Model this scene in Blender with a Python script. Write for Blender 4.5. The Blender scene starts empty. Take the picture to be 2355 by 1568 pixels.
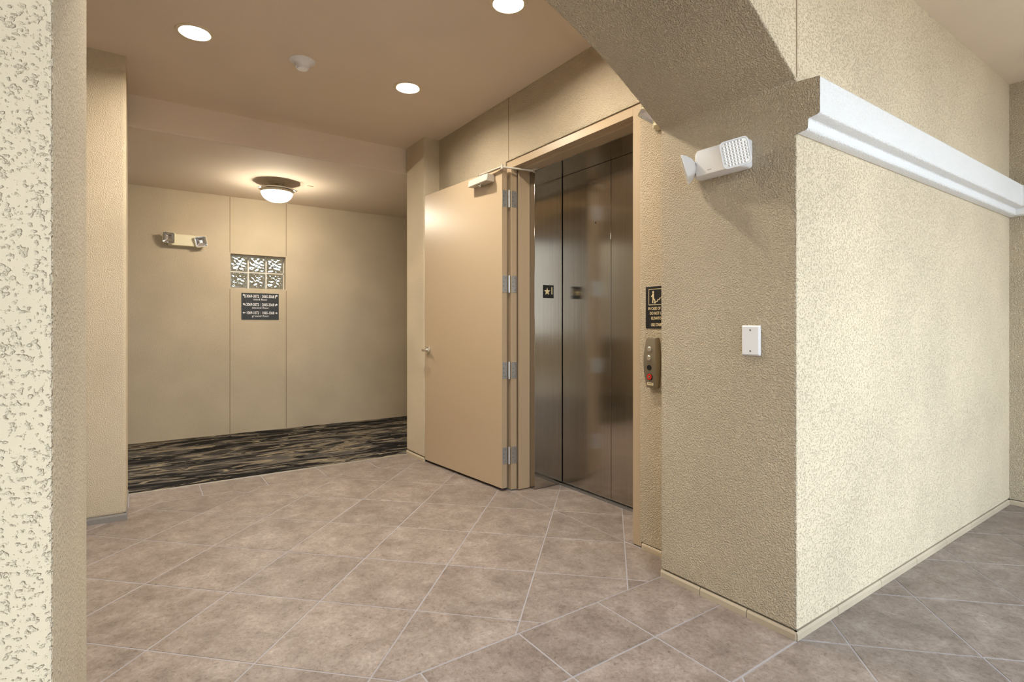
import bpy, bmesh, math, random
from mathutils import Matrix, Vector
random.seed(7)
SC = bpy.context.scene
COL = SC.collection

# ------------------------------------------------------------------ camera, sky, exposure
cam_d = bpy.data.cameras.new('camera'); cam = bpy.data.objects.new('camera', cam_d); COL.objects.link(cam)
cam.location = (0, 0, 1.15); cam.rotation_euler = (math.pi/2, 0, -0.6071)
cam_d.sensor_width = 36; cam_d.sensor_fit = 'HORIZONTAL'
cam_d.lens = 1235.46/2355*36; cam_d.shift_y = (751-784)/2355
cam_d.clip_start = .02; cam_d.clip_end = 200
SC.camera = cam
w = bpy.data.worlds.new('sky'); SC.world = w; w.use_nodes = True
bg = w.node_tree.nodes['Background']; bg.inputs[0].default_value = (.74, .87, 1, 1); bg.inputs[1].default_value = 4.35
sun_d = bpy.data.lights.new('sun', 'SUN'); sun_d.energy = 5; sun_d.color = (1, .97, .93); sun_d.angle = .01
sun = bpy.data.objects.new('sun', sun_d); COL.objects.link(sun)
SUN_TO = Vector((-.12, .16, -1.0)); sun.rotation_euler = SUN_TO.to_track_quat('-Z', 'Y').to_euler()   # high sun, from the open side
SC.view_settings.view_transform = 'Standard'; SC.view_settings.look = 'None'
SC.view_settings.exposure = .34; SC.view_settings.gamma = 1; SC.view_settings.use_curve_mapping = False
SC.cycles.max_bounces = 8; SC.cycles.use_light_tree = False; SC.cycles.diffuse_bounces = 4; SC.cycles.glossy_bounces = 3; SC.cycles.transmission_bounces = 8
SC.cycles.sample_clamp_indirect = 6; SC.cycles.adaptive_threshold = .045; SC.cycles.adaptive_min_samples = 16
CAN_L = 430; DOME_L = 92
WARM = (1, .91, .76)

# ------------------------------------------------------------------ measured layout (metres)
XP, YR, YI = 1.9765, 1.0205, 1.6428         # arch jamb, outer and inner face of the arched wall
XL = -.103                                  # other jamb
XF = 4.63                                   # end wall of the walkway
XE = 2.139                                  # elevator wall
ZC, ZS, ZF = 2.763, 2.537, 2.7175           # lobby, corridor and walkway ceilings
YN, YC, YB, YW = 4.187, 4.55, 4.572, 6.43   # pilaster, fascia, back wall
XPIL, XLP, YLP = 1.995, -.062, 3.945
YCARP = 4.515
XOUT, YOUT = -2.7, -1.4                     # open sides
GAPZ = .036                                 # stucco stops above the floor

# ------------------------------------------------------------------ materials
def new_mat(name):
    m = bpy.data.materials.new(name); m.use_nodes = True
    nt = m.node_tree; return m, nt, nt.nodes['Principled BSDF']
def node(nt, t, **kw):
    n = nt.nodes.new(t)
    for k, v in kw.items():
        if k.startswith('i_'): n.inputs[k[2:].replace('_', ' ')].default_value = v
        else: setattr(n, k, v)
    return n
def plain(name, col, rough=.6, metal=0, spec=.5, emit=None, es=0, aniso=0):
    m, nt, b = new_mat(name)
    b.inputs['Base Color'].default_value = (*col, 1); b.inputs['Roughness'].default_value = rough
    b.inputs['Metallic'].default_value = metal; b.inputs['Specular IOR Level'].default_value = spec
    if aniso: b.inputs['Anisotropic'].default_value = aniso
    if emit: b.inputs['Emission Color'].default_value = (*emit, 1); b.inputs['Emission Strength'].default_value = es
    return m
def lin(r, g, b):
    f = lambda c: (c/255/12.92 if c/255 <= .04045 else ((c/255+.055)/1.055)**2.4)
    return (f(r), f(g), f(b))
def ramp(nt, stops):
    n = nt.nodes.new('ShaderNodeValToRGB'); e = n.color_ramp.elements
    while len(e) < len(stops): e.new(.5)
    for q, (p, c) in zip(e, stops): q.position = p; q.color = (*c, 1)
    return n
def stucco(name, col, scale=95, dist=.006, strength=1, mottle=.06, detail=2.0, lo_=.26, hi_=.68):
    m, nt, b = new_mat(name); L = nt.links.new
    tc = node(nt, 'ShaderNodeTexCoord')
    n1 = node(nt, 'ShaderNodeTexNoise', i_Scale=scale, i_Detail=detail, i_Roughness=.5)
    n2 = node(nt, 'ShaderNodeTexNoise', i_Scale=2.2, i_Detail=1.0, i_Roughness=.6)
    for n in (n1, n2): L(tc.outputs['Object'], n.inputs['Vector'])
    mr = node(nt, 'ShaderNodeMapRange', interpolation_type='SMOOTHSTEP'); mr.inputs[1].default_value = lo_; mr.inputs[2].default_value = hi_; L(n1.outputs['Fac'], mr.inputs[0])
    bp = node(nt, 'ShaderNodeBump', i_Strength=strength, i_Distance=dist); L(mr.outputs[0], bp.inputs['Height']); L(bp.outputs[0], b.inputs['Normal'])
    lo = tuple(c*(1-mottle) for c in col); hi = tuple(min(1, c*(1+mottle)) for c in col)
    r = ramp(nt, [(.3, lo), (.7, hi)]); L(n2.outputs['Fac'], r.inputs[0]); L(r.outputs[0], b.inputs['Base Color'])
    b.inputs['Roughness'].default_value = .85; b.inputs['Specular IOR Level'].default_value = .2
    return m
TAN = lin(217, 201, 174)
M = {}
M['stucco'] = stucco('tan_stucco', TAN, 160, .0075, detail=2.5, lo_=.28, hi_=.66)
M['stucco_pit'] = stucco('tan_pitted_stucco', TAN, 165, .0030, detail=2.0, lo_=.25, hi_=.475)
M['stucco_fine'] = stucco('tan_fine_stucco', TAN, 200, .0032)
M['ceil'] = stucco('tan_ceiling_paint', lin(228, 212, 192), 60, .0002, 1, .02)
M['fascia'] = stucco('tan_fascia_plaster', lin(228, 212, 194), 45, .0008, 1, .03)
M['white_stucco'] = stucco('white_trim_stucco', lin(232, 231, 230), 120, .0016, 1, .01)
M['joint'] = plain('joint_bead', lin(150, 130, 104), .8)
M['paint'] = plain('tan_enamel', lin(183, 162, 134), .34, spec=.5)
M['steel'] = None
def steel():
    m, nt, b = new_mat('brushed_steel'); L = nt.links.new
    b.inputs['Metallic'].default_value = 1; b.inputs['Anisotropic'].default_value = .8; tg = node(nt, 'ShaderNodeTangent', direction_type='RADIAL', axis='Z'); L(tg.outputs[0], b.inputs['Tangent'])
    tc = node(nt, 'ShaderNodeTexCoord'); mp = node(nt, 'ShaderNodeMapping'); mp.inputs['Scale'].default_value = (260, 260, 1.3)
    n = node(nt, 'ShaderNodeTexNoise', i_Scale=1.0, i_Detail=3.0); L(tc.outputs['Object'], mp.inputs[0]); L(mp.outputs[0], n.inputs['Vector'])
    r = ramp(nt, [(.3, (.40, .36, .31)), (.7, (.46, .415, .36))]); L(n.outputs['Fac'], r.inputs[0]); L(r.outputs[0], b.inputs['Base Color'])
    mr = node(nt, 'ShaderNodeMapRange'); mr.inputs[3].default_value = .10; mr.inputs[4].default_value = .17
    L(n.outputs['Fac'], mr.inputs[0]); L(mr.outputs[0], b.inputs['Roughness'])
    bp = node(nt, 'ShaderNodeBump', i_Strength=.12, i_Distance=.0004); L(n.outputs['Fac'], bp.inputs['Height']); L(bp.outputs[0], b.inputs['Normal'])
    return m
M['steel'] = steel()
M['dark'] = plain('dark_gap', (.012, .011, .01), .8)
M['seal'] = plain('brown_seal', lin(96, 80, 62), .7)
M['galv'] = plain('zinc_hinge', (.62, .63, .64), .38, .85)
M['satin'] = plain('satin_nickel', (.72, .69, .63), .25, 1)
M['chrome'] = plain('chrome', (.8, .8, .8), .08, 1)
M['alu'] = plain('aluminium_paint', lin(214, 206, 193), .32, .25)
M['white'] = plain('white_plastic', lin(238, 238, 240), .35)
M['cream'] = plain('cream_plastic', lin(232, 222, 190), .4)
M['black'] = plain('black_sign', lin(18, 17, 17), .45)
M['slate'] = plain('slate_sign', lin(44, 46, 49), .5)
M['ivory'] = plain('ivory_print', lin(235, 217, 172), .5)
M['lettering'] = plain('white_print', lin(240, 240, 240), .5)
M['screw'] = plain('screw_metal', (.35, .34, .33), .4, .9)
M['panelmetal'] = plain('bronze_steel', lin(150, 140, 122), .38, .75)
M['red'] = plain('red_button_ring', lin(205, 48, 30), .4)
M['led'] = plain('green_indicator', (.3, .9, .4), .4, emit=(.5, 1, .6), es=2.5)
M['mortar'] = plain('white_mortar', lin(225, 218, 205), .8)
M['lamp'] = plain('lit_lamp', (1, 1, 1), .5, emit=WARM, es=CAN_L)
M['dome'] = plain('lit_dome', (1, 1, 1), .4, emit=(1, .89, .72), es=DOME_L)
M['reflector'] = plain('white_can', (.8, .78, .74), .5)
M['trimring'] = plain('trim_ring', lin(226, 212, 184), .4)
M['grout'] = plain('grey_grout', lin(162, 158, 162), .9)
M['outground'] = plain('pale_concrete', lin(142, 138, 130), .9)
M['strip'] = plain('edge_strip', lin(196, 188, 172), .35, .5)
def lens_mat():
    m, nt, b = new_mat('clear_lens'); b.inputs['Base Color'].default_value = (.93, .94, .96, 1)
    b.inputs['Roughness'].default_value = .12; b.inputs['Metallic'].default_value = .45; b.inputs['Coat Weight'].default_value = .6
    return m
M['lens'] = lens_mat()
M['mirrorlens'] = plain('faceted_reflector', (.86, .87, .9), .12, .92)
def glass():
    m, nt, b = new_mat('glass_block'); b.inputs['Transmission Weight'].default_value = 1; b.inputs['Roughness'].default_value = .03
    b.inputs['IOR'].default_value = 1.48; b.inputs['Base Color'].default_value = (.95, .97, .92, 1); return m
M['glass'] = glass()
def tilemat():
    m, nt, b = new_mat('mottled_floor_tile'); L = nt.links.new
    tc = node(nt, 'ShaderNodeTexCoord'); oi = node(nt, 'ShaderNodeObjectInfo')
    mu = node(nt, 'ShaderNodeMath', operation='MULTIPLY'); L(oi.outputs['Random'], mu.inputs[0]); mu.inputs[1].default_value = 40
    n1 = node(nt, 'ShaderNodeTexNoise', noise_dimensions='4D', i_Scale=8.0, i_Detail=5.0, i_Roughness=.72, i_Distortion=.25)
    n2 = node(nt, 'ShaderNodeTexNoise', noise_dimensions='4D', i_Scale=60.0, i_Detail=3.0, i_Roughness=.75, i_Distortion=.8)
    for n in (n1, n2): L(tc.outputs['Object'], n.inputs['Vector']); L(mu.outputs[0], n.inputs['W'])
    c1 = ramp(nt, [(.28, lin(113, 102, 96)), (.42, lin(131, 119, 112)), (.55, lin(145, 133, 126)), (.72, lin(165, 154, 148))]); L(n1.outputs['Fac'], c1.inputs[0])
    c2 = ramp(nt, [(.28, (.50, .46, .43)), (.40, (.86, .84, .82)), (.52, (1, 1, 1)), (.70, (1.22, 1.2, 1.18))]); L(n2.outputs['Fac'], c2.inputs[0])
    mx = node(nt, 'ShaderNodeMix', data_type='RGBA', blend_type='MULTIPLY'); mx.inputs[0].default_value = 1
    L(c1.outputs[0], mx.inputs[6]); L(c2.outputs[0], mx.inputs[7])
    hv = node(nt, 'ShaderNodeHueSaturation'); L(mx.outputs[2], hv.inputs['Color'])
    mr = node(nt, 'ShaderNodeMapRange'); mr.inputs[3].default_value = .93; mr.inputs[4].default_value = 1.07; L(oi.outputs['Random'], mr.inputs[0]); L(mr.outputs[0], hv.inputs['Value'])
    L(hv.outputs[0], b.inputs['Base Color'])
    b.inputs['Roughness'].default_value = .42; b.inputs['Specular IOR Level'].default_value = .35
    bp = node(nt, 'ShaderNodeBump', i_Strength=.5, i_Distance=.0015); L(n2.outputs['Fac'], bp.inputs['Height']); L(bp.outputs[0], b.inputs['Normal'])
    return m
M['tile'] = tilemat()
M['base'] = stucco('taupe_base_tile', lin(188, 173, 150), 30, .0008, 1, .12)
M['basegrey'] = stucco('grey_base_tile', lin(150, 144, 138), 30, .0008, 1, .2)
def carpetmat():
    m, nt, b = new_mat('streaked_carpet'); L = nt.links.new
    tc = node(nt, 'ShaderNodeTexCoord')
    def streak(sx, sy, rot, det, dist, off):
        mp = node(nt, 'ShaderNodeMapping'); mp.inputs['Scale'].default_value = (sx, sy, 1); mp.inputs['Rotation'].default_value = (0, 0, rot); mp.inputs['Location'].default_value = (off, off*.7, 0)
        L(tc.outputs['Object'], mp.inputs[0]); n = node(nt, 'ShaderNodeTexNoise', i_Scale=1.0, i_Detail=det, i_Roughness=.55, i_Distortion=dist); L(mp.outputs[0], n.inputs['Vector']); return n
    a = streak(1.0, 3.8, .20, 4., 1.6, 3.1); c = streak(2.2, 8.0, -.25, 3., 1.5, 7.3)
    r1 = ramp(nt, [(.0, lin(34, 32, 31)), (.475, lin(38, 36, 35)), (.495, lin(80, 76, 72)), (.56, lin(92, 87, 82)), (.58, lin(140, 128, 108)), (.63, lin(66, 62, 59))]); r1.color_ramp.interpolation = 'LINEAR'
    L(a.outputs['Fac'], r1.inputs[0])
    r2 = ramp(nt, [(.0, (0, 0, 0)), (.60, (0, 0, 0)), (.615, (1, 1, 1))]); L(c.outputs['Fac'], r2.inputs[0])
    r3 = ramp(nt, [(.0, (1, 1, 1)), (.40, (1, 1, 1)), (.42, (0, 0, 0))]); L(c.outputs['Fac'], r3.inputs[0])
    m1 = node(nt, 'ShaderNodeMix', data_type='RGBA'); L(r2.outputs[0], m1.inputs[0]); L(r1.outputs[0], m1.inputs[6]); m1.inputs[7].default_value = (*lin(146, 134, 113), 1)
    m2 = node(nt, 'ShaderNodeMix', data_type='RGBA'); L(r3.outputs[0], m2.inputs[0]); L(m1.outputs[2], m2.inputs[6]); m2.inputs[7].default_value = (*lin(30, 28, 27), 1)
    L(m2.outputs[2], b.inputs['Base Color']); b.inputs['Roughness'].default_value = .95; b.inputs['Specular IOR Level'].default_value = .1
    n = node(nt, 'ShaderNodeTexNoise', i_Scale=420.0, i_Detail=1.0); L(tc.outputs['Object'], n.inputs['Vector'])
    bp = node(nt, 'ShaderNodeBump', i_Strength=.6, i_Distance=.003); L(n.outputs['Fac'], bp.inputs['Height']); L(bp.outputs[0], b.inputs['Normal'])
    return m
M['carpet'] = carpetmat()

# ------------------------------------------------------------------ mesh helpers
class MB:
    def __init__(s): s.v = []; s.f = []
    def add(s, vs, fs):
        o = len(s.v); s.v += [tuple(p) for p in vs]; s.f += [tuple(i+o for i in q) for q in fs]; return s
    def box(s, x0, x1, y0, y1, z0, z1):
        return s.add([(x, y, z) for z in (z0, z1) for y in (y0, y1) for x in (x0, x1)],
                     [(0, 2, 3, 1), (4, 5, 7, 6), (0, 1, 5, 4), (2, 6, 7, 3), (0, 4, 6, 2), (1, 3, 7, 5)])
    def prism(s, poly, axis, a, b):
        # poly: 2D points; axis 'x': (y,z), 'y': (x,z), 'z': (x,y)
        f = {'x': lambda p, t: (t, p[0], p[1]), 'y': lambda p, t: (p[0], t, p[1]), 'z': lambda p, t: (p[0], p[1], t)}[axis]
        n = len(poly); vs = [f(p, a) for p in poly]+[f(p, b) for p in poly]
        return s.add(vs, [tuple(range(n))[::-1], tuple(range(n, 2*n))]+[(i, (i+1) % n, n+(i+1) % n, n+i) for i in range(n)])
    def loft(s, rings, cap0=True, cap1=True):
        n = len(rings[0]); vs = [p for r in rings for p in r]; fs = []
        for k in range(len(rings)-1):
            fs += [(k*n+i, k*n+(i+1) % n, (k+1)*n+(i+1) % n, (k+1)*n+i) for i in range(n)]
        if cap0: fs.append(tuple(range(n))[::-1])
        if cap1: fs.append(tuple(range((len(rings)-1)*n, len(rings)*n)))
        return s.add(vs, fs)
    def lathe(s, prof, c=(0, 0, 0), n=40, cap0=False, cap1=False, axis='z'):
        rings = []
        for r, t in prof:
            ring = []
            for i in range(n):
                a = 2*math.pi*i/n; u, v = r*math.cos(a), r*math.sin(a)
                p = {'z': (u, v, t), 'x': (t, u, v), 'y': (u, t, v)}[axis]
                ring.append((p[0]+c[0], p[1]+c[1], p[2]+c[2]))
            rings.append(ring)
        return s.loft(rings, cap0, cap1)
    def tube(s, p0, p1, r, n=12, r1=None):
        p0, p1 = Vector(p0), Vector(p1); d = (p1-p0).normalized(); a = d.orthogonal().normalized(); b = d.cross(a)
        f = lambda p, q: [p+a*q*math.cos(2*math.pi*i/n)+b*q*math.sin(2*math.pi*i/n) for i in range(n)]
        return s.loft([f(p0, r), f(p1, r if r1 is None else r1)])
    def mesh(s, name):
        me = bpy.data.meshes.new(name); me.from_pydata(s.v, [], s.f); me.validate()
        bm = bmesh.new(); bm.from_mesh(me); bmesh.ops.recalc_face_normals(bm, faces=bm.faces); bm.to_mesh(me); bm.free(); return me
    def build(s, name, mat, parent=None, smooth=False, bevel=0, segs=2, world=True):
        me = s.mesh(name); me.materials.append(M[mat] if isinstance(mat, str) else mat)
        return link(name, me, parent, smooth, bevel, segs, world)
def link(name, me, parent=None, smooth=False, bevel=0, segs=2, world=False):
    o = bpy.data.objects.new(name, me); COL.objects.link(o)
    if parent is not None:
        o.parent = parent
        if world: o.location = -Vector(parent.get('base', (0, 0, 0)))
    if smooth:
        for p in me.polygons: p.use_smooth = True
    if smooth or bevel:
        try: me.set_sharp_from_angle(angle=math.radians(40))
        except Exception: pass
    if bevel:
        md = o.modifiers.new('bevel', 'BEVEL'); md.width = bevel; md.segments = segs; md.limit_method = 'ANGLE'; md.angle_limit = math.radians(40)
    return o
def tag(o, label, cat, kind=None, group=None):
    o['label'] = label; o['category'] = cat
    if kind: o['kind'] = kind
    if group: o['group'] = group
    return o
def thing(name, label, cat, base=(0, 0, 0), kind=None, group=None):
    o = bpy.data.objects.new(name, None); COL.objects.link(o); o.location = base; o['base'] = list(base); o.empty_display_size = .1
    return tag(o, label, cat, kind, group)
def fixture(name, label, cat, origin, right, out, kind=None, group=None):
    # local frame: x right, y up, z out of the wall
    u, wv = Vector(right).normalized(), Vector(out).normalized(); v = wv.cross(u)
    o = bpy.data.objects.new(name, None); COL.objects.link(o); o.empty_display_size = .1
    m = Matrix(((u.x, v.x, wv.x, origin[0]), (u.y, v.y, wv.y, origin[1]), (u.z, v.z, wv.z, origin[2]), (0, 0, 0, 1))); o.matrix_world = m
    return tag(o, label, cat, kind, group)
FACE_MY = dict(right=(1, 0, 0), out=(0, -1, 0))     # on walls that face -Y
FACE_MX = dict(right=(0, -1, 0), out=(-1, 0, 0))    # on walls that face -X
def text_mesh(body, size, align='CENTER', sx=1.0, bold=0):
    cu = bpy.data.curves.new('lettering', 'FONT'); cu.body = body; cu.size = size; cu.align_x = align; cu.align_y = 'CENTER'; cu.extrude = .0004; cu.offset = bold; cu.resolution_u = 3
    ob = bpy.data.objects.new('lettering', cu); COL.objects.link(ob); bpy.context.view_layer.update()
    me = bpy.data.meshes.new_from_object(ob.evaluated_get(bpy.context.evaluated_depsgraph_get()))
    bpy.data.objects.remove(ob); bpy.data.curves.remove(cu)
    for v in me.vertices: v.co.x *= sx
    me.name = 'lettering'; return me
def letter(parent, body, x, y, z, size, mat, align='CENTER', sx=1.0, bold=0):
    me = text_mesh(body, size, align, sx, bold); me.materials.clear(); me.materials.append(M[mat])
    o = link('lettering', me, parent); o.location = (x, y, z); return o
def rrect(w, h, r, n=5, cx=0, cy=0):
    pts = []
    for q, (sx, sy) in enumerate(((1, 1), (-1, 1), (-1, -1), (1, -1))):
        for i in range(n+1):
            a = math.pi/2*(q+i/n); pts.append((cx+sx*(w/2-r)+r*math.cos(a), cy+sy*(h/2-r)+r*math.sin(a)))
    return pts
def clip(poly, x0, x1, y0, y1):
    for ax, val, sg in ((0, x0, 1), (0, x1, -1), (1, y0, 1), (1, y1, -1)):
        out = []
        for i in range(len(poly)):
            p, q = poly[i], poly[(i+1) % len(poly)]; dp, dq = sg*(p[ax]-val), sg*(q[ax]-val)
            if dp >= 0: out.append(p)
            if (dp > 0 > dq) or (dp < 0 < dq): t = dp/(dp-dq); out.append((p[0]+t*(q[0]-p[0]), p[1]+t*(q[1]-p[1])))
        poly = out
        if len(poly) < 3: return []
    return poly
def area(p): return abs(sum(p[i][0]*p[(i+1) % len(p)][1]-p[(i+1) % len(p)][0]*p[i][1] for i in range(len(p))))/2

# ------------------------------------------------------------------ floor with its tiles
floor = MB().box(XOUT, 5.2, YOUT-.1, 6.6, -.12, -.0014).build('floor', 'grout')
tag(floor, 'brown mottled tile floor of the elevator lobby and walkway', 'floor', 'structure')
G = .0056
def put_tile(poly):
    if len(poly) < 3 or area(poly) < .0006: return
    pts = [poly[0]]
    for p in poly[1:]:
        if math.dist(p, pts[-1]) > 1e-4: pts.append(p)
    c = (sum(p[0] for p in pts)/len(pts), sum(p[1] for p in pts)/len(pts))
    ins = [(p[0]+(c[0]-p[0])/max(math.dist(p, c), 1e-6)*.002, p[1]+(c[1]-p[1])/max(math.dist(p, c), 1e-6)*.002) for p in pts]
    z = random.uniform(-.0004, .0004)
    m = MB(); m.loft([[(*p, -.012) for p in pts], [(*p, z-.0015) for p in pts], [(*p, z) for p in ins]])
    m.build('tile', 'tile', floor)
D = .3005
def diag(x0, x1, y0, y1, ax, ay):
    h = D-G*.71
    for i in range(-30, 31):
        for j in range(-30, 31):
            if (i+j) % 2: continue
            cx, cy = ax+i*D, ay+D+j*D   # tile centres sit half a lattice step from the joints
            if cx < x0-D or cx > x1+D or cy < y0-D or cy > y1+D: continue
            put_tile(clip([(cx+h, cy), (cx, cy+h), (cx-h, cy), (cx, cy-h)], x0+G/2, x1-G/2, y0+G/2, y1-G/2))
def rows(xs, ys):
    for a, b in zip(xs, xs[1:]):
        for c, d in zip(ys, ys[1:]): put_tile([(a+G/2, c+G/2), (b-G/2, c+G/2), (b-G/2, d-G/2), (a+G/2, d-G/2)])
diag(-1.6, XE, 1.640, 4.205, 1.525, 2.010)                    # lobby
diag(XE, 2.512, 1.93, 3.10, 1.525, 2.010)                     # elevator recess
rows([XP-.4025*k for k in range(5, -1, -1)][0:0] or [XL+.0, .366, .7685, 1.171, 1.574, XP], [1.020, 1.334, 1.640])   # under the arch
rows([-.054]+[.36+.4145*k for k in range(0, 4)]+[XPIL], [4.205, YCARP])                                             # along the carpet
diag(-1.6, XF, -1.1, 1.020, 2.112, .900)                      # walkway

carpet = MB().box(-1.59, 4.97, YCARP+.004, YW, -.01, .004).build('carpet', 'carpet')
tag(carpet, 'black grey and tan streaked carpet along the back wall', 'carpet')
MB().box(XLP, XPIL, YCARP-.004, YCARP+.006, -.004, .0055).build('edge_strip', 'strip', carpet)

# ------------------------------------------------------------------ arched wall
half = [(1.04, 2.054), (.93, 2.125), (.81, 2.200), (.705, 2.261), (.6, 2.314), (.463, 2.376), (.353, 2.416), (.2, 2.457), (0, 2.474)]
def smooth_curve(P, k=5):
    out = []
    for i in range(len(P)-1):
        p0, p1, p2, p3 = P[max(i-1, 0)], P[i], P[i+1], P[min(i+2, len(P)-1)]
        for t in [j/k for j in range(k)]:
            out.append(tuple(.5*((2*p1[q])+(-p0[q]+p2[q])*t+(2*p0[q]-5*p1[q]+4*p2[q]-p3[q])*t*t+(-p0[q]+3*p1[q]-3*p2[q]+p3[q])*t**3) for q in (0, 1)))
    return out+[P[-1]]
arc = smooth_curve(half); XM = (XP+XL)/2; sc_ = (XP-XL)/2/1.04
arch = [(XM+x*sc_, z) for x, z in arc]+[(XM-x*sc_, z) for x, z in arc[-2::-1]]
m = MB(); top = 2.95
m.prism([(XP, GAPZ)]+arch+[(XL, GAPZ), (XOUT, GAPZ), (XOUT, top), (4.8, top), (4.8, GAPZ)], 'y', YR, YI)
wall_front = m.build('wall_front', 'stucco', None, bevel=.006)
wall_front.data.materials.append(M['stucco_pit'])
for p in wall_front.data.polygons:
    if abs(p.normal.y) > .9: p.material_index = 1
tag(wall_front, 'thick tan stucco wall with the arched opening', 'wall', 'structure')
MB().box(XP-.0035, XP+.0035, YR-.0012, YR+.004, 2.062, ZF).build('control_joint', 'joint', wall_front)
MB().box(XOUT, XL-.012, YR+.012, YI-.012, 0, GAPZ).build('gap_shade', 'dark', wall_front)  # near-black strip paints the shadow gap between stucco and base tiles
MB().box(XP+.012, 4.8, YR+.012, YI-.012, 0, GAPZ).build('gap_shade', 'dark', wall_front)

# base tiles round the foot of the arched wall
def base_run(board, mat, p, q, n, cuts, h=.031):
    # a run of base tiles from p to q; n = outward normal; cuts = fractions
    p, q, n = Vector((*p, 0)), Vector((*q, 0)), Vector((*n, 0)); cs = [0]+cuts+[1]; d = (q-p); u = d.normalized()
    for a, b in zip(cs, cs[1:]):
        A = p+d*a+u*.0015; B = p+d*b-u*.0015
        prof = [(-.012, 0), (.004, 0), (.004, h*.72), (-.001, h), (-.012, h)]
        m = MB(); m.loft([[A+n*o+Vector((0, 0, z)) for o, z in prof], [B+n*o+Vector((0, 0, z)) for o, z in prof]]); m.build('base_tile', mat, board)
b1 = thing('baseboard_front', 'low taupe base tiles round the foot of the arched wall', 'baseboard', (XP, YR, 0), 'structure')
base_run(b1, 'base', (XP, YR), (XP, YI), (-1, 0), [.313, .66])
base_run(b1, 'base', (XP, YR), (XF, YR), (0, -1), [.12+.15*k for k in range(6)])
base_run(b1, 'base', (XL, YI), (XL, YR), (1, 0), [.35, .7])
base_run(b1, 'base', (XL, YR), (-1.6, YR), (0, -1), [.25, .5, .75])

# ------------------------------------------------------------------ walkway end wall, white moulding, ceilings
end = MB().box(XF, 4.8, YOUT, YR+.02, GAPZ, top).build('wall_end', 'stucco'); tag(end, 'tan stucco end wall at the far right of the walkway', 'wall', 'structure')
b2 = thing('baseboard_end', 'low taupe base tiles at the foot of the far right wall', 'baseboard', (XF, 0, 0), 'structure')
base_run(b2, 'base', (XF, YR), (XF, -1.5), (-1, 0), [.15*k for k in range(1, 7)])
MB().box(XF+.012, 4.8, YOUT, YR, 0, GAPZ).build('gap_shade', 'dark', end)  # shade of the gap under the end wall, as a dark strip
prof = [(0, 2.046), (.082, 2.038), (.082, 1.911), (.076, 1.905), (.042, 1.899), (.040, 1.866), (.034, 1.860), (0, 1.855)]   # offset from wall, height
tr = thing('trim_1', 'white stepped moulding along the upper bright wall', 'moulding', (XP, YR, 1.855), 'structure')
m = MB(); A = [(XP, YR-o, z) for o, z in prof]; B = [(XF-o, YR-o, z) for o, z in prof]; C_ = [(XF-o, YOUT, z) for o, z in prof]
m.loft([A, B], False, False); m.build('moulding_run', 'white_stucco', tr, bevel=.004)
m = MB(); m.loft([B, C_], False, True); m.build('moulding_run', 'white_stucco', tr, bevel=.004)
m = MB(); m.loft([[(XP-.0004, YR-o, z) for o, z in [(-.02, 2.046)]+prof[1:-1]+[(-.02, 1.855)]], [(XP+.0015, YR-o, z) for o, z in [(-.02, 2.046)]+prof[1:-1]+[(-.02, 1.855)]]]); o = m.build('moulding_end', 'stucco', tr); o['label'] = 'tan stucco end face of the moulding'
tag(MB().box(XOUT, XF, YOUT, YR, ZF, ZF+.12).build('ceiling_walkway', 'ceil'), 'smooth tan ceiling over the walkway', 'ceiling', 'structure')

# lobby ceiling with round cut-outs
CANS = [(.252, 3.410), (1.490, 3.377), (1.513, 2.210), (.262, 2.225)]  # last one is out of view, added for its light
RC = .074
xs = [XOUT, .10, .41, 1.345, 1.665, XE+.12]; ys = [YI, 2.06, 2.37, 3.23, 3.56, YB+.01]
m = MB()
for a, b in zip(xs, xs[1:]):
    for c, d in zip(ys, ys[1:]):
        can = [p for p in CANS if a < p[0] < b and c < p[1] < d]
        if not can: m.add([(a, c, ZC), (b, c, ZC), (b, d, ZC), (a, d, ZC)], [(0, 1, 2, 3)]); continue
        px, py = can[0]
        an = sorted(set([2*math.pi*i/40 for i in range(40)]+[math.atan2(y-py, x-px) % (2*math.pi) for x in (a, b) for y in (c, d)]))
        inn, out = [], []
        for t in an:
            ct, st = math.cos(t), math.sin(t); k = min([((b if ct > 0 else a)-px)/ct if abs(ct) > 1e-9 else 9, ((d if st > 0 else c)-py)/st if abs(st) > 1e-9 else 9])
            inn.append((px+RC*ct, py+RC*st, ZC)); out.append((px+k*ct, py+k*st, ZC))
        n = len(an); m.add(inn+out, [(i, (i+1) % n, n+(i+1) % n, n+i) for i in range(n)])
ceil = m.build('ceiling', 'ceil'); tag(ceil, 'smooth tan lobby ceiling with recessed lights', 'ceiling', 'structure')
fas = MB().box(XOUT, 5.1, YB, YB+.08, ZS, 2.95).build('ceiling_fascia', 'fascia', bevel=.012); tag(fas, 'light tan plaster face where the ceiling steps down', 'fascia', 'structure')
tag(MB().box(-1.6, 5.1, YB+.05, YW+.02, ZS+.002, ZS+.1).build('ceiling_corridor', 'ceil'), 'lower tan ceiling above the carpeted corridor', 'ceiling', 'structure')
tag(MB().box(XOUT-.2, 5.3, YOUT-.2, 4.7, 2.95, 3.1).box(-1.75, 5.3, 4.7, 6.65, 2.95, 3.1).box(-.45, 5.3, 6.65, 8.2, 2.95, 3.1).build('roof_light_blocker', 'ceil'), 'unseen roof slab added to keep daylight out above the ceilings', 'roof', 'structure')  # unseen slab, added to make the rooms light-tight from above

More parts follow.
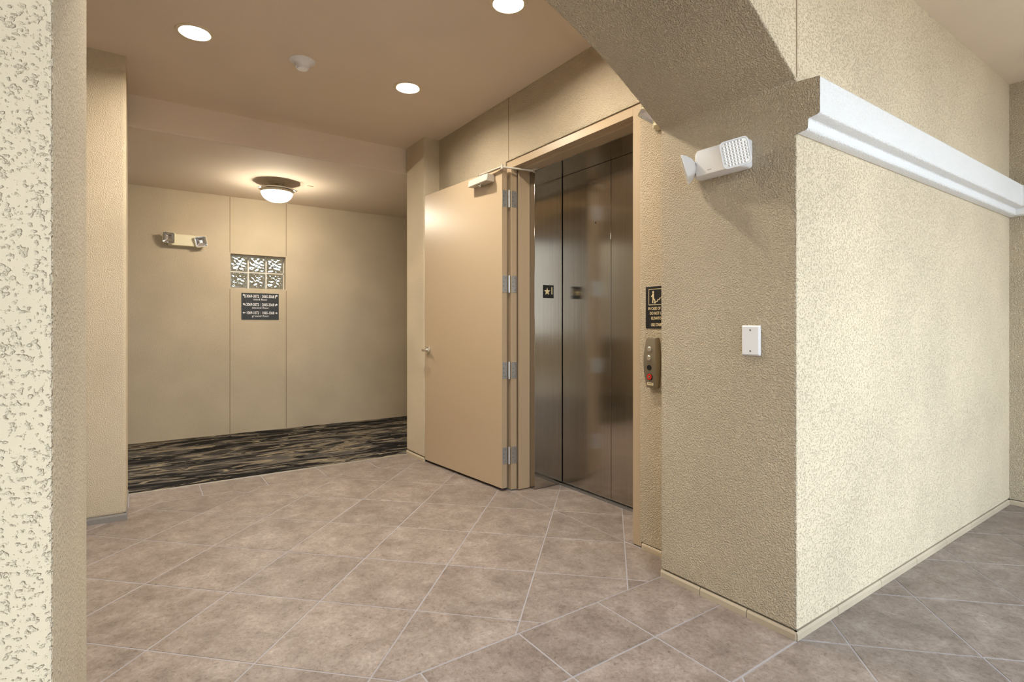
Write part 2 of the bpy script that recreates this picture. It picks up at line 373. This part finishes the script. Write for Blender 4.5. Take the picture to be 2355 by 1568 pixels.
# ------------------------------------------------------------------ elevator wall and pilasters
FY0, FY1, FZ = 1.913, 3.157, 2.318
m = MB(); m.prism([(YI-.01, GAPZ), (FY0, GAPZ), (FY0, FZ), (FY1, FZ), (FY1, GAPZ), (YN+.01, GAPZ), (YN+.01, 2.95), (YI-.01, 2.95)], 'x', XE, XE+.06)
wr = m.build('wall_right', 'stucco'); tag(wr, 'tan stucco wall round the elevator entrance', 'wall', 'structure')
MB().box(XE-.0012, XE+.004, 3.1165, 3.1235, FZ, ZC).build('control_joint', 'joint', wr)
MB().box(XE+.012, XE+.06, YI, FY0, 0, GAPZ).build('gap_shade', 'dark', wr)  # dark strips stand in for the shadow gap below this wall
MB().box(XE+.012, XE+.06, FY1, YN, 0, GAPZ).build('gap_shade', 'dark', wr)
b3 = thing('baseboard_right', 'taupe base tile beside the elevator frame', 'baseboard', (XE, YI, 0), 'structure')
base_run(b3, 'base', (XE, YI), (XE, FY0-.012), (-1, 0), [])
pr = MB().box(XPIL, 5.1, YN, YC, GAPZ, 2.95).build('wall_pilaster_right', 'stucco_fine', bevel=.014, segs=3); tag(pr, 'narrow tan stucco pilaster behind the open fire door', 'pilaster', 'structure')
MB().box(XPIL+.012, 5.1, YN+.012, YC-.012, 0, GAPZ).build('gap_shade', 'dark', pr)  # shadow gap put in as a near-black strip
b4 = thing('baseboard_pilaster_right', 'taupe base tile at the foot of the narrow pilaster', 'baseboard', (XPIL, YN, 0), 'structure')
base_run(b4, 'base', (XPIL, YN), (XPIL, YC), (-1, 0), [])
pl = MB().box(-.72, XLP, YLP, YC, GAPZ, 2.95).build('wall_pilaster_left', 'stucco_fine', bevel=.018, segs=4); tag(pl, 'tan stucco pilaster with rounded corner at the left', 'pilaster', 'structure')
MB().box(-.71, XLP-.012, YLP+.012, YC-.012, 0, GAPZ).build('gap_shade', 'dark', pl)  # dark strip for the shade under the pilaster stucco
b5 = thing('baseboard_pilaster_left', 'grey base tiles at the foot of the left pilaster', 'baseboard', (XLP, YLP, 0), 'structure')
base_run(b5, 'basegrey', (-.72, YLP), (XLP+.004, YLP), (0, -1), [.5], h=.04)
base_run(b5, 'basegrey', (XLP, YLP), (XLP, YCARP), (1, 0), [.6], h=.04)

# ------------------------------------------------------------------ back wall and glass block window
WX0, WX1, WZ0, WZ1 = .804, 1.360, 1.566, 1.932
m = MB(); T = YW+.2
m.box(-.45, WX0, YW, T, 0, 2.95).box(WX1, 5.1, YW, T, 0, 2.95).box(WX0, WX1, YW, T, 0, WZ0).box(WX0, WX1, YW, T, WZ1, 2.95)
wb = m.build('wall_back', 'stucco_fine'); tag(wb, 'tan stucco back wall with two vertical joints', 'wall', 'structure')
for x in (.799, 1.365):
    for z0, z1 in ((.01, WZ0-.012), (WZ1+.012, ZS)):
        MB().box(x-.003, x+.003, YW-.0012, YW+.004, z0, z1).build('control_joint', 'joint', wb)
win = thing('window_1', 'small glass block window above the black directory sign', 'window', ((WX0+WX1)/2, YW+.1, WZ0), 'structure')
bw = (WX1-WX0-.012)/3; bh = (WZ1-WZ0-.012)/2
mb = MB()
for i in range(1, 3): mb.box(WX0+.006+i*bw-.007, WX0+.006+i*bw+.007, YW+.098, YW+.17, WZ0, WZ1)
mb.box(WX0, WX1, YW+.099, YW+.169, WZ0+.006+bh-.007, WZ0+.006+bh+.007)
mb.box(WX0, WX0+.008, YW+.099, YW+.169, WZ0, WZ1).box(WX1-.008, WX1, YW+.099, YW+.169, WZ0, WZ1).box(WX0, WX1, YW+.0985, YW+.1695, WZ0, WZ0+.008).box(WX0, WX1, YW+.0985, YW+.1695, WZ1-.008, WZ1)
mb.build('mortar_grid', 'mortar', win)
for i in range(3):
    for j in range(2):
        x0, z0 = WX0+.006+i*bw+.0075, WZ0+.006+j*bh+.0075; sx, sz = bw-.015, bh-.015; N = 26; ph = (i*1.7+j*2.3)
        def wave(u, v, s):
            e = min(u, v, 1-u, 1-v); k = min(1, max(0, (e-.05)/.08))
            a = math.atan2(v-.5, u-.5); r = math.hypot(u-.5, v-.5)
            return k*(.0035*math.sin(7*a+9*r+ph+s)+.003*math.sin(17*u-8*v+ph*2+s)+.0022*math.sin(13*v+21*u*v+s*3+ph))
        vs = []; fs = []
        for s, yb, sg in ((0, YW+.094, -1), (1, YW+.172, 1)):
            for q in range(N+1):
                for p in range(N+1): u, v = p/N, q/N; vs.append((x0+u*sx, yb+sg*wave(u, v, s*1.3), z0+v*sz))
        n1 = (N+1)**2; ix = lambda s, p, q: s*n1+q*(N+1)+p
        for q in range(N):
            for p in range(N):
                fs.append((ix(0, p, q), ix(0, p+1, q), ix(0, p+1, q+1), ix(0, p, q+1))); fs.append((ix(1, p, q), ix(1, p, q+1), ix(1, p+1, q+1), ix(1, p+1, q)))
            fs += [(ix(0, 0, q), ix(0, 0, q+1), ix(1, 0, q+1), ix(1, 0, q)), (ix(0, N, q), ix(1, N, q), ix(1, N, q+1), ix(0, N, q+1)),
                   (ix(0, q, 0), ix(1, q, 0), ix(1, q+1, 0), ix(0, q+1, 0)), (ix(0, q, N), ix(0, q+1, N), ix(1, q+1, N), ix(1, q, N))]
        MB().add(vs, fs).build('glass_block', 'glass', win, smooth=True)

# ------------------------------------------------------------------ open sides: parapets, eaves, ground
def parapet(name, label, x0, x1, y0, y1):
    p = thing(name, label, 'parapet', ((x0+x1)/2, (y0+y1)/2, 0), 'structure')
    MB().box(x0, x1, y0, y1, -.02, .93).build('parapet_body', 'stucco', p); MB().box(x0-.03, x1+.03, y0-.03, y1+.03, .93, .975).build('coping', 'white_stucco', p, bevel=.005)
parapet('wall_parapet_front', 'low stucco garden wall with white coping behind the viewer', -6, 8, -5.2, -5)
parapet('wall_parapet_corridor', 'low stucco parapet with white coping at the hidden end of the corridor', -1.6, -.46, YW, YW+.15)
tag(MB().box(-2.85, 4.8, YOUT-.15, YOUT, 2.62, 2.95).build('trim_2', 'stucco'), 'tan stucco eave beam above the front parapet', 'beam', 'structure')
tag(MB().box(4.98, 5.1, YC-.01, 6.63, 0, 2.95).build('wall_corridor_blocker', 'stucco_fine'), 'unseen tan stucco wall added to block daylight at the right corridor end', 'wall', 'structure')  # unseen, added to stop daylight reaching the back wall from the right
m = MB(); m.box(-1.05, -.9, YOUT-.15, YR, 0, 2.95).build('wall_walkway_blocker', 'stucco')  # unseen blocker, added to cut daylight on the right arch jamb
tag(bpy.data.objects['wall_walkway_blocker'], 'unseen tan stucco wall added to block daylight left of the walkway', 'wall', 'structure')
m = MB(); m.box(-2.85, -2.7, YR, YB, 0, 2.95).box(-2.7, -1.6, YB, YB+.1, 0, 2.95).box(-1.75, -1.6, YB, 8.2, 0, 2.95).build('wall_left_blocker', 'stucco')  # unseen blockers, added against daylight and bright reflections from the left
tag(bpy.data.objects['wall_left_blocker'], 'unseen tan stucco wall added to block daylight at the left end of the lobby', 'wall', 'structure')
tag(MB().box(-1.6, 5.1, 8.0, 8.2, -.125, 2.2).box(-1.6, -.3, 7.9, 8.0, 1.74, 1.86).build('wall_outer_added', 'stucco'), 'unseen stucco wall added to dim the daylight behind the glass blocks', 'wall', 'structure')  # added out of view so the glass blocks do not blow out
tag(MB().box(-60, 60, -60, 60, -.3, -.125).build('ground', 'outground'), 'pale paved ground outside the building', 'ground', 'structure')

# ------------------------------------------------------------------ elevator entrance
ev = thing('door_1', 'closed brushed steel elevator doors in a deep recess', 'elevator door', (2.53, 2.52, 0), 'structure')
XD = 2.547; XS = 2.292
MB().box(XD, XD+.03, 2.5275, 3.018, .012, 2.30).build('door_panel', 'steel', ev, bevel=.0015)
MB().box(XD, XD+.03, 1.97, 2.5245, .012, 2.30).build('door_panel', 'steel', ev, bevel=.0015)
MB().box(XS, XD-.004, 3.020, 3.10, .002, 2.32).build('jamb', 'steel', ev, bevel=.002)
MB().box(XS, XD-.004, 1.93, 2.022, .002, 2.32).build('jamb', 'steel', ev, bevel=.002)
MB().box(XS, XD-.004, 2.022, 3.020, 2.245, 2.32).build('head', 'steel', ev, bevel=.002)
MB().box(2.515, XD+.03, 2.022, 3.020, -.004, .006).build('sill', 'screw', ev)
MB().box(XD+.032, XD+.06, 1.9, 3.15, 0, 2.4).build('shaft_backing', 'dark', ev)
MB().lathe([(.0, XD-.0008), (.005, XD-.0008), (.007, XD+.001)], (0, 2.673, 1.856), 16, axis='x').build('keyhole', 'dark', ev)
MB().box(XS, 2.62, 3.101, 3.16, 0, 2.40).box(XS, 2.62, 1.85, 1.929, 0, 2.40).box(XS, 2.62, 1.85, 3.16, 2.321, 2.42).build('shaft_wall', 'dark', ev)

# floor number plate on the steel jamb
pl1 = fixture('floor_number_plate', 'black plate with star and 1 on the steel jamb', 'sign', (2.4155, 3.0195, 1.4015), **FACE_MY)
MB().box(-.0475, .0475, -.0465, .0465, 0, .002).build('plate', 'black', pl1, world=False)
star = [((.029 if k % 2 == 0 else .0125)*math.sin(k*math.pi/5)-.013, (.029 if k % 2 == 0 else .0125)*math.cos(k*math.pi/5)) for k in range(10)]
MB().prism(star, 'z', .002, .0026).build('star', 'ivory', pl1, world=False)
letter(pl1, '1', .030, .004, .0022, .075, 'ivory', bold=.0006)

# ------------------------------------------------------------------ fire door with frame
dr = thing('door_2', 'tan steel fire door swung open against the wall', 'door', (2.085, 3.12, 0), 'structure')
P0 = Vector((2.079, 3.116, 0)); P1 = Vector((1.999, 4.178, 0)); LD = (P1-P0).length; ud = (P1-P0).normalized(); nd = Vector((-ud.y, ud.x, 0))
def dl(x, y, z): return tuple(P0+ud*x+nd*y+Vector((0, 0, z)))
def dbox(m, x0, x1, y0, y1, z0, z1):
    return m.add([dl(x, y, z) for z in (z0, z1) for y in (y0, y1) for x in (x0, x1)], [(0, 2, 3, 1), (4, 5, 7, 6), (0, 1, 5, 4), (2, 6, 7, 3), (0, 4, 6, 2), (1, 3, 7, 5)])
dbox(MB(), 0, LD, -.045, 0, .020, 2.262).build('leaf', 'paint', dr, bevel=.0018)
XFR, XST, XFE = 2.147, 2.196, 2.291
m = MB(); m.prism([(XFR, FY0-.002), (XFR, 1.970), (XST-.0006, 1.970), (XST-.0006, 1.990), (XFE, 1.990), (XFE, FY0-.002)], 'z', .004, FZ); m.build('frame_jamb', 'paint', dr, bevel=.0018)
m = MB(); m.prism([(XFR, FY1), (XFR, 3.100), (XST-.0006, 3.100), (XST-.0006, 3.075), (XFE, 3.075), (XFE, FY1)], 'z', .004, FZ); m.build('frame_jamb', 'paint', dr, bevel=.0018)
m = MB(); m.prism([(XFR, FZ+.001), (XFR, 2.264), (XST, 2.264), (XST, 2.247), (XFE, 2.247), (XFE, FZ+.001)], 'y', 1.9705, 3.0995); m.build('frame_head', 'paint', dr, bevel=.0018)
MB().box(XST-.003, XST-.0005, 3.083, 3.0995, .01, 2.262).build('weatherstrip', 'seal', dr)
for zc in (2.047, 1.449, .8435, .247):
    m = MB(); h = .058
    dbox(m, -.0022, 0, -.043, -.004, zc-h, zc+h)
    m.box(2.149, 2.194, 3.0978, 3.1, zc-h, zc+h)
    m.tube((2.134, 3.106, zc-h-.002), (2.134, 3.106, zc+h+.002), .0075, 12)
    hg = m.build('hinge', 'galv', dr); hg['label'] = 'zinc butt hinge'
    s = MB()
    for dz in (-.042, -.014, .014, .042):
        k = .010 if abs(dz) < .02 else -.006
        s.tube((2.171-k, 3.0978, zc+dz), (2.171-k, 3.0971, zc+dz), .0042, 8); s.tube(dl(-.0022, -.024+k, zc+dz), dl(-.0029, -.024+k, zc+dz), .0042, 8)
    s.build('screws', 'screw', hg)['label'] = 'screw heads of the hinge'
    hg.children[0].location = (0, 0, 0)
# lever handle
hx = LD-.062; hz = .955
hd = MB().tube(dl(hx, 0, hz), dl(hx, .010, hz), .030, 24).build('handle', 'satin', dr, bevel=.002)
s = MB(); s.tube(dl(hx, .008, hz), dl(hx, .052, hz), .0105, 14); o = s.build('spindle', 'satin', hd); o.location = (0, 0, 0)
s = MB(); s.add([dl(x, y, z) for x, y, z in ((hx-.095, .045, hz-.010), (hx+.014, .043, hz-.011), (hx+.014, .060, hz-.011), (hx-.095, .060, hz-.010), (hx-.095, .045, hz+.008), (hx+.014, .043, hz+.011), (hx+.014, .060, hz+.011), (hx-.095, .060, hz+.008))],
                [(0, 1, 2, 3), (4, 7, 6, 5), (0, 4, 5, 1), (1, 5, 6, 2), (2, 6, 7, 3), (3, 7, 4, 0)]); o = s.build('lever', 'satin', hd, bevel=.003); o.location = (0, 0, 0)
s = MB(); dbox(s, LD, LD+.022, -.030, -.012, hz-.012, hz+.012); s.build('latch_bolt', 'satin', dr, bevel=.003)
# closer
cz0, cz1 = 2.176, 2.228; cx0, cx1 = .085, .335
m = MB(); m.add([dl(x, y, z) for x, y, z in ((cx0, 0, cz0), (cx1, 0, cz0), (cx1, .060, cz0), (cx0, .072, cz0), (cx0, 0, cz1), (cx1, 0, cz1), (cx1, .052, cz1), (cx0, .066, cz1))],
                [(0, 1, 2, 3), (4, 7, 6, 5), (0, 4, 5, 1), (1, 5, 6, 2), (2, 6, 7, 3), (3, 7, 4, 0)])
cl = m.build('door_closer', 'alu', dr, bevel=.006, segs=3); cl['label'] = 'pale metal door closer body'
def sub(mb, name, mat, bevel=0):
    o = mb.build(name, mat, cl, bevel=bevel); o.location = (0, 0, 0); return o
sub(MB().tube(dl(.215, .034, cz0+.002), dl(.215, .034, cz0-.018), .014, 18), 'spindle_cap', 'satin', .003)
sub(MB().tube(dl(.215, .034, cz1-.002), dl(.215, .034, cz1+.020), .012, 14), 'spindle', 'satin')
e0 = dl(.215, .034, cz1+.018); e1 = (2.062, 3.090, cz1+.026); e2 = (2.262, 2.985, 2.236)
def bar(p, q, wd, th):
    p, q = Vector(p), Vector(q); d = (q-p).normalized(); s_ = d.cross(Vector((0, 0, 1))).normalized(); u_ = s_.cross(d)
    f = lambda c: [c+s_*a*wd/2+u_*b*th/2 for a, b in ((-1, -1), (1, -1), (1, 1), (-1, 1))]
    return MB().loft([f(p), f(q)])
sub(bar(e0, e1, .022, .010), 'closer_arm', 'alu', .002)
sub(MB().tube((e1[0], e1[1], e1[2]-.016), (e1[0], e1[1], e1[2]+.018), .010, 14), 'elbow', 'alu', .002)
sub(MB().tube(e1, e2, .0075, 12, .0065), 'closer_rod', 'alu')
sub(MB().tube((e2[0], e2[1], e2[2]-.014), (e2[0], e2[1], e2[2]+.014), .012, 14), 'rod_end', 'satin', .002)
sub(bar((e2[0], e2[1]-.02, 2.2445), (e2[0], e2[1]+.06, 2.2445), .03, .004), 'bracket', 'alu')

# ------------------------------------------------------------------ lights in the ceiling
can_labels = ['round recessed downlight nearest the left pilaster', 'round recessed downlight nearest the open fire door', 'round recessed downlight cut by the top of the view beside the arch', 'unseen round recessed downlight added for light beside the left front column']
for (x, y), lb in zip(CANS, can_labels):
    t = thing('downlight', lb, 'ceiling light', (x, y, ZC), group='recessed lobby downlights')
    MB().lathe([(.094, ZC-.0005), (.093, ZC-.005), (.077, ZC-.007), (.071, ZC-.002), (.073, ZC+.012)], (x, y, 0), 48).build('trim_ring', 'trimring', t, smooth=True)
    MB().lathe([(.073, ZC+.010), (.072, ZC+.10), (.0, ZC+.101)], (x, y, 0), 40).build('housing', 'reflector', t, smooth=True)
    MB().lathe([(.0, ZC+.012), (.03, ZC+.0125), (.055, ZC+.016), (.068, ZC+.022), (.060, ZC+.055), (0, ZC+.056)], (x, y, 0), 40).build('lamp', 'lamp', t, smooth=True)
sd = thing('smoke_detector', 'white round smoke detector between the downlights', 'smoke detector', (.815, 3.405, ZC))
MB().lathe([(.0, ZC), (.074, ZC), (.0735, ZC-.004), (.062, ZC-.009), (.046, ZC-.018), (.040, ZC-.030), (.0385, ZC-.040)], (.815, 3.405, 0), 48, ).build('base', 'white', sd, smooth=True)
MB().lathe([(.0385, ZC-.040), (.038, ZC-.043), (.0335, ZC-.0435), (.0335, ZC-.040)], (.815, 3.405, 0), 40).build('collar', 'white', sd, smooth=True)
MB().lathe([(.0325, ZC-.038), (.0325, ZC-.047), (.029, ZC-.052), (.0, ZC-.054)], (.815, 3.405, 0), 40).build('sensor_cap', 'white', sd, smooth=True)
fx, fy = 1.093, 5.544
fl = thing('flush_light', 'chrome semi flush light with glowing dome above the carpet', 'ceiling light', (fx, fy, ZS))
MB().lathe([(0, ZS), (.078, ZS), (.078, ZS-.020), (.070, ZS-.027), (0, ZS-.028)], (fx, fy, 0), 40).build('canopy', 'chrome', fl, smooth=True)
MB().lathe([(.016, ZS-.026), (.016, ZS-.055), (.034, ZS-.058), (.034, ZS-.068), (0, ZS-.069)], (fx, fy, 0), 24).build('stem', 'chrome', fl, smooth=True)
MB().lathe([(.148, 2.474), (.155, 2.477), (.161, 2.472), (.161, 2.462), (.155, 2.457), (.148, 2.460), (.148, 2.474)], (fx, fy, 0), 56).build('ring', 'chrome', fl, smooth=True)
MB().lathe([(.0, 2.470), (.146, 2.468), (.148, 2.455), (.143, 2.437), (0, 2.436)], (fx, fy, 0), 56).build('dome_rim', 'trimring', fl, smooth=True)
MB().lathe([(.0, 2.4355), (.136, 2.4355), (.138, 2.429), (.133, 2.412), (.119, 2.391), (.095, 2.371), (.062, 2.357), (.030, 2.3515), (0, 2.350)], (fx, fy, 0), 56).build('dome', 'dome', fl, smooth=True)
for k in range(3):
    a = math.radians(-35+120*k); c, s = math.cos(a), math.sin(a)
    r = MB().tube((fx+.066*c, fy+.066*s, ZS-.022), (fx+.170*c, fy+.170*s, 2.464), .0032, 8).build('stay_rod', 'chrome', fl)
    q = MB().tube((fx+.160*c, fy+.160*s, 2.464), (fx+.192*c, fy+.192*s, 2.454), .006, 10).build('finial', 'chrome', r); q.location = (0, 0, 0)
cp = thing('ceiling_cap', 'tiny pale cover plate on the corridor ceiling', 'cover plate', (1.389, 5.515, ZS))
MB().box(1.360, 1.418, 5.49, 5.54, ZS-.004, ZS+.002).build('plate', 'trimring', cp, bevel=.002)
MB().lathe([(0, ZS-.0075), (.012, ZS-.007), (.014, ZS-.004)], (1.389, 5.515, 0), 16).build('cap', 'trimring', cp, smooth=True)

# ------------------------------------------------------------------ emergency lights
def head_mesh(s, depth, lensz, floor_z=-.004):
    R = []
    for w_, z, r in ((.34*s, -depth, .12*s), (.62*s, -depth*.85, .22*s), (.86*s, -depth*.45, .2*s), (.97*s, -depth*.12, .16*s), (s, 0, .16*s), (s*.98, lensz, .155*s), (.90*s, lensz, .13*s), (.89*s, floor_z, .13*s)):
        R.append([(x, y, z) for x, y in rrect(w_, w_, r)])
    return MB().loft(R)
def lens_gem(s, n):
    m = MB(); c = .88*s/n; r2 = .44*s
    for i in range(n):
        for j in range(n):
            x, y = -r2+c*i, -r2+c*j
            if abs(x+c/2)+abs(y+c/2) > .74*s: continue
            e = c*.06; m.add([(x+e, y+e, 0), (x+c-e, y+e, 0), (x+c-e, y+c-e, 0), (x+e, y+c-e, 0), (x+c/2, y+c/2, c*.33)], [(0, 1, 4), (1, 2, 4), (2, 3, 4), (3, 0, 4)])
    m.prism(rrect(.885*s, .885*s, .12*s), 'z', -.003, .0004)
    return m
def lens_facet(s):
    m = MB(); o = rrect(.89*s, .89*s, .12*s); n = len(o)
    rings = []
    for k, z in ((1, .001), (.8, -.006), (.55, -.014), (.28, -.022)):
        rings.append([(x*k, y*k, z+(.006*math.cos(4*math.atan2(y, x)))*(1 if k < .95 else 0)) for x, y in o])
    m.loft(rings, False, True); return m
def orient(o, pos, d, roll=0):
    z = Vector(d).normalized(); x = Vector((0, 1, 0)).cross(z).normalized(); y = z.cross(x)
    o.matrix_local = Matrix(((x.x, y.x, z.x, pos[0]), (x.y, y.y, z.y, pos[1]), (x.z, y.z, z.z, pos[2]), (0, 0, 0, 1))) @ Matrix.Rotation(roll, 4, 'Z')
def emergency(label, origin, frame, shell, bw_, bh_, bd, hs, heads, facet, **kw):
    t = fixture('emergency_light', label, 'emergency light', origin, group='twin head emergency lights', **frame)
    ch = bw_*.11
    m = MB(); m.loft([[(x, y, 0) for x, y in rrect(bw_, bh_, .012)], [(x, y, bd*.55) for x, y in rrect(bw_, bh_, .012)], [(x, y, bd) for x, y in rrect(bw_-2*ch, bh_*.93, .010)]])
    m.build('housing', shell, t, bevel=.002, world=False)
    for pos, d, roll in heads:
        h_ = head_mesh(hs, hs*.42, .002, -.03 if facet else -.004).build('lamp_head', shell, t, smooth=True, world=False); orient(h_, pos, d, roll)
        (lens_facet(hs) if facet else lens_gem(hs, 8)).build('lens', 'mirrorlens' if facet else 'lens', h_, world=False)
        back = Vector(pos)-Vector(d).normalized()*hs*.36; side = 1 if pos[0] > 0 else -1
        MB().tube((side*(bw_/2-.014), 0, bd*.5), tuple(back), .016, 14).build('swivel', shell, t, smooth=True, world=False)
    if not facet:
        MB().tube((-.01, -bh_/2+.010, bd*.9), (-.01, -bh_/2+.004, bd*.9), .0035, 10).build('indicator', 'led', t, world=False)
        MB().box(-.040, -.022, -.0385, -.0355, bd, bd+.0004).build('label_print', 'screw', t, world=False)
    return t
emergency('white emergency light on the arch jamb above the blank plate', (XP, 1.312, 1.829), FACE_MX, 'white', .240, .114, .062, .104,
          [((.116, -.016, .108), (.60, -.22, .77), .20), ((-.140, -.014, .075), (-.76, -.26, .56), .15)], False)
emergency('cream emergency light with two chrome lamps on the back wall', (.384, YW, 2.026), FACE_MY, 'cream', .290, .118, .06, .112,
          [((-.140, .012, .085), (-.42, -.25, 1), -.10), ((.140, -.004, .085), (-.05, -.18, 1), .22)], True)
emergency('cream emergency light half hidden by the arch beside the elevator frame', (XE, 1.668, 2.192), FACE_MX, 'cream', .270, .118, .06, .105,
          [((-.128, -.005, .070), (-.30, -.85, .40), 0), ((.128, -.005, .070), (.50, -.55, .65), 0)], True)

# ------------------------------------------------------------------ blank plate, call panel, signs
bp_ = fixture('blank_plate', 'white blank wall plate with two screws on the arch jamb', 'wall plate', (XP, 1.196, 1.0955), **FACE_MX)
m = MB(); m.loft([[(x, y, 0) for x, y in rrect(.077, .118, .003, 3)], [(x, y, .004) for x, y in rrect(.077, .118, .003, 3)], [(x, y, .0095) for x, y in rrect(.066, .107, .003, 3)]]); m.build('plate', 'white', bp_, world=False)
for y in (-.041, .041):
    o = MB().lathe([(0, .0112), (.003, .0110), (.0042, .0094)], (0, y, 0), 14).build('screw', 'screw', bp_, smooth=True, world=False)

cpn = fixture('call_panel', 'bronze elevator call panel with red ringed key switch', 'call panel', (XE, 1.818, .968), **FACE_MX)
H_ = .126; R = []
for k in range(15):
    t = -1+2*k/14; y = t*H_; wd = .031+.0125*math.cos(t*math.pi/2*.95); dp = .026+.014*math.cos(t*math.pi/2*.9)
    R.append([(-wd, y, 0), (wd, y, 0), (wd, y, dp*.7), (wd-.006, y, dp), (-wd+.006, y, dp), (-wd, y, dp*.7)])
MB().loft(R).build('housing', 'panelmetal', cpn, bevel=.0015, world=False)
def dpt(y): t = y/H_; return .026+.014*math.cos(t*math.pi/2*.9)
for y in (.069, .025):
    z = dpt(y); m = MB(); m.loft([[(x, y+q, z-.003) for x, q in rrect(.024, .024, .008)], [(x, y+q, z+.005) for x, q in rrect(.024, .024, .008)], [(x, y+q, z+.0065) for x, q in rrect(.020, .020, .007)]]); m.build('button', 'satin', cpn, world=False)
z = dpt(-.023); MB().lathe([(0, z+.003), (.013, z+.003), (.0145, z-.002)], (0, -.023, 0), 28).build('black_lens', 'black', cpn, world=False)
z = dpt(-.069); o = MB().lathe([(0, z+.0015), (.018, z+.0015), (.0185, z-.003)], (0, -.069, 0), 32).build('key_switch', 'black', cpn, world=False)
MB().lathe([(.008, z+.0015), (.008, z+.0035), (.0145, z+.0035), (.0145, z+.0015)], (0, -.069, 0), 32).build('red_ring', 'red', o, world=False)
MB().lathe([(0, z+.004), (.0045, z+.004), (.0050, z+.001)], (0, -.069, 0), 20).build('key_cylinder', 'satin', o, world=False)
o = MB().box(-.020, .020, -.112, -.098, dpt(-.105)-.004, dpt(-.105)+.0012).build('name_strip', 'ivory', cpn, world=False)
MB().box(-.016, .016, -.107, -.103, dpt(-.105)+.0012, dpt(-.105)+.0016).build('print_line', 'panelmetal', o, world=False)

evs = fixture('evacuation_sign', 'black sign about fire and stairs half hidden beside the call panel', 'sign', (XE, 1.800, 1.247), **FACE_MX)
MB().box(-.072, .072, -.106, .106, 0, .003).build('plate', 'black', evs, world=False)
def ring_rect(x0, x1, y0, y1, t):
    return MB().box(x0, x1, y0, y0+t, .003, .0034).box(x0, x1, y1-t, y1, .003, .0034).box(x0, x0+t, y0+t, y1-t, .003, .0034).box(x1-t, x1, y0+t, y1-t, .003, .0034)
ring_rect(-.053, .053, .012, .094, .003).build('border', 'ivory', evs, world=False)
m = MB(); pz = (.003, .0036)
def stick(x0, y0, x1, y1, t):
    d = Vector((x1-x0, y1-y0)); n = Vector((-d.y, d.x)).normalized()*t/2
    m.prism([(x0+n.x, y0+n.y), (x1+n.x, y1+n.y), (x1-n.x, y1-n.y), (x0-n.x, y0-n.y)], 'z', *pz)
m.prism([(-.024+.0055*math.cos(a*math.pi/8), .078+.0055*math.sin(a*math.pi/8)) for a in range(16)], 'z', *pz)
stick(-.024, .071, -.024, .046, .010); stick(-.024, .048, -.027, .022, .006); stick(-.023, .048, -.012, .034, .006); stick(-.012, .034, -.016, .022, .005); stick(-.027, .066, -.036, .054, .004)
for k in range(4): stick(-.020+.012*k, .022+.008*k, -.008+.012*k, .022+.008*k, .0035); stick(-.008+.012*k, .022+.008*k, -.008+.012*k, .030+.008*k, .0035)
m.prism([(.030, .048), (.044, .048), (.047, .058), (.043, .066), (.039, .078), (.033, .066), (.028, .058)], 'z', *pz)
m.build('pictogram', 'ivory', evs, world=False)
for s, y in (('IN CASE OF FIRE', -.006), ('DO NOT USE', -.030), ('ELEVATOR', -.055), ('USE STAIRS', -.088)): letter(evs, s, 0, y, .003, .0205, 'ivory', sx=.74, bold=.0004)

ds = fixture('directory_sign', 'dark directory sign with white room numbers below the window', 'sign', ((.909+1.286)/2, YW, (1.516+1.228)/2), **FACE_MY)
MB().box(-.1885, .1885, -.144, .144, 0, .006).build('plate', 'slate', ds, world=False)
for y, a, b_, c_ in ((.108, '3069-3072', '3065-3068', 'third floor'), (.018, '2069-2072', '2065-2068', 'second floor'), (-.072, '1069-1072', '1065-1068', 'ground floor')):
    letter(ds, a, -.078, y, .006, .043, 'lettering', sx=.68, bold=.0006); letter(ds, b_, .078, y, .006, .043, 'lettering', sx=.68, bold=.0006)
    letter(ds, c_, .0, y-.034, .006, .030, 'lettering', sx=1.12)
    MB().box(-.0012, .0012, y-.014, y+.016, .006, .0064).build('divider', 'screw', ds, world=False)
def arrow(row, sgn, y):
    m = MB(); f = lambda pts: m.prism([(sgn*px, y+py) for px, py in pts], 'z', .006, .0066)
    if row == 0: f([(.150, -.020), (.158, -.020), (.158, .014), (.150, .014)]); f([(.158, .004), (.164, .004), (.164, .014), (.158, .014)]); f([(.164, -.004), (.177, .009), (.164, .022)])
    elif row == 1: f([(.150, -.014), (.157, -.014), (.157, .007), (.150, .007)]); f([(.157, -.002), (.163, -.002), (.163, .007), (.157, .007)]); f([(.163, -.011), (.177, .0025), (.163, .016)])
    else: f([(.150, -.003), (.162, -.003), (.162, .003), (.150, .003)]); f([(.162, -.011), (.177, 0), (.162, .011)])
    m.build('arrow', 'lettering', ds, world=False)
for r_, y in enumerate((.112, .020, -.071)): arrow(r_, -1, y); arrow(r_, 1, y)
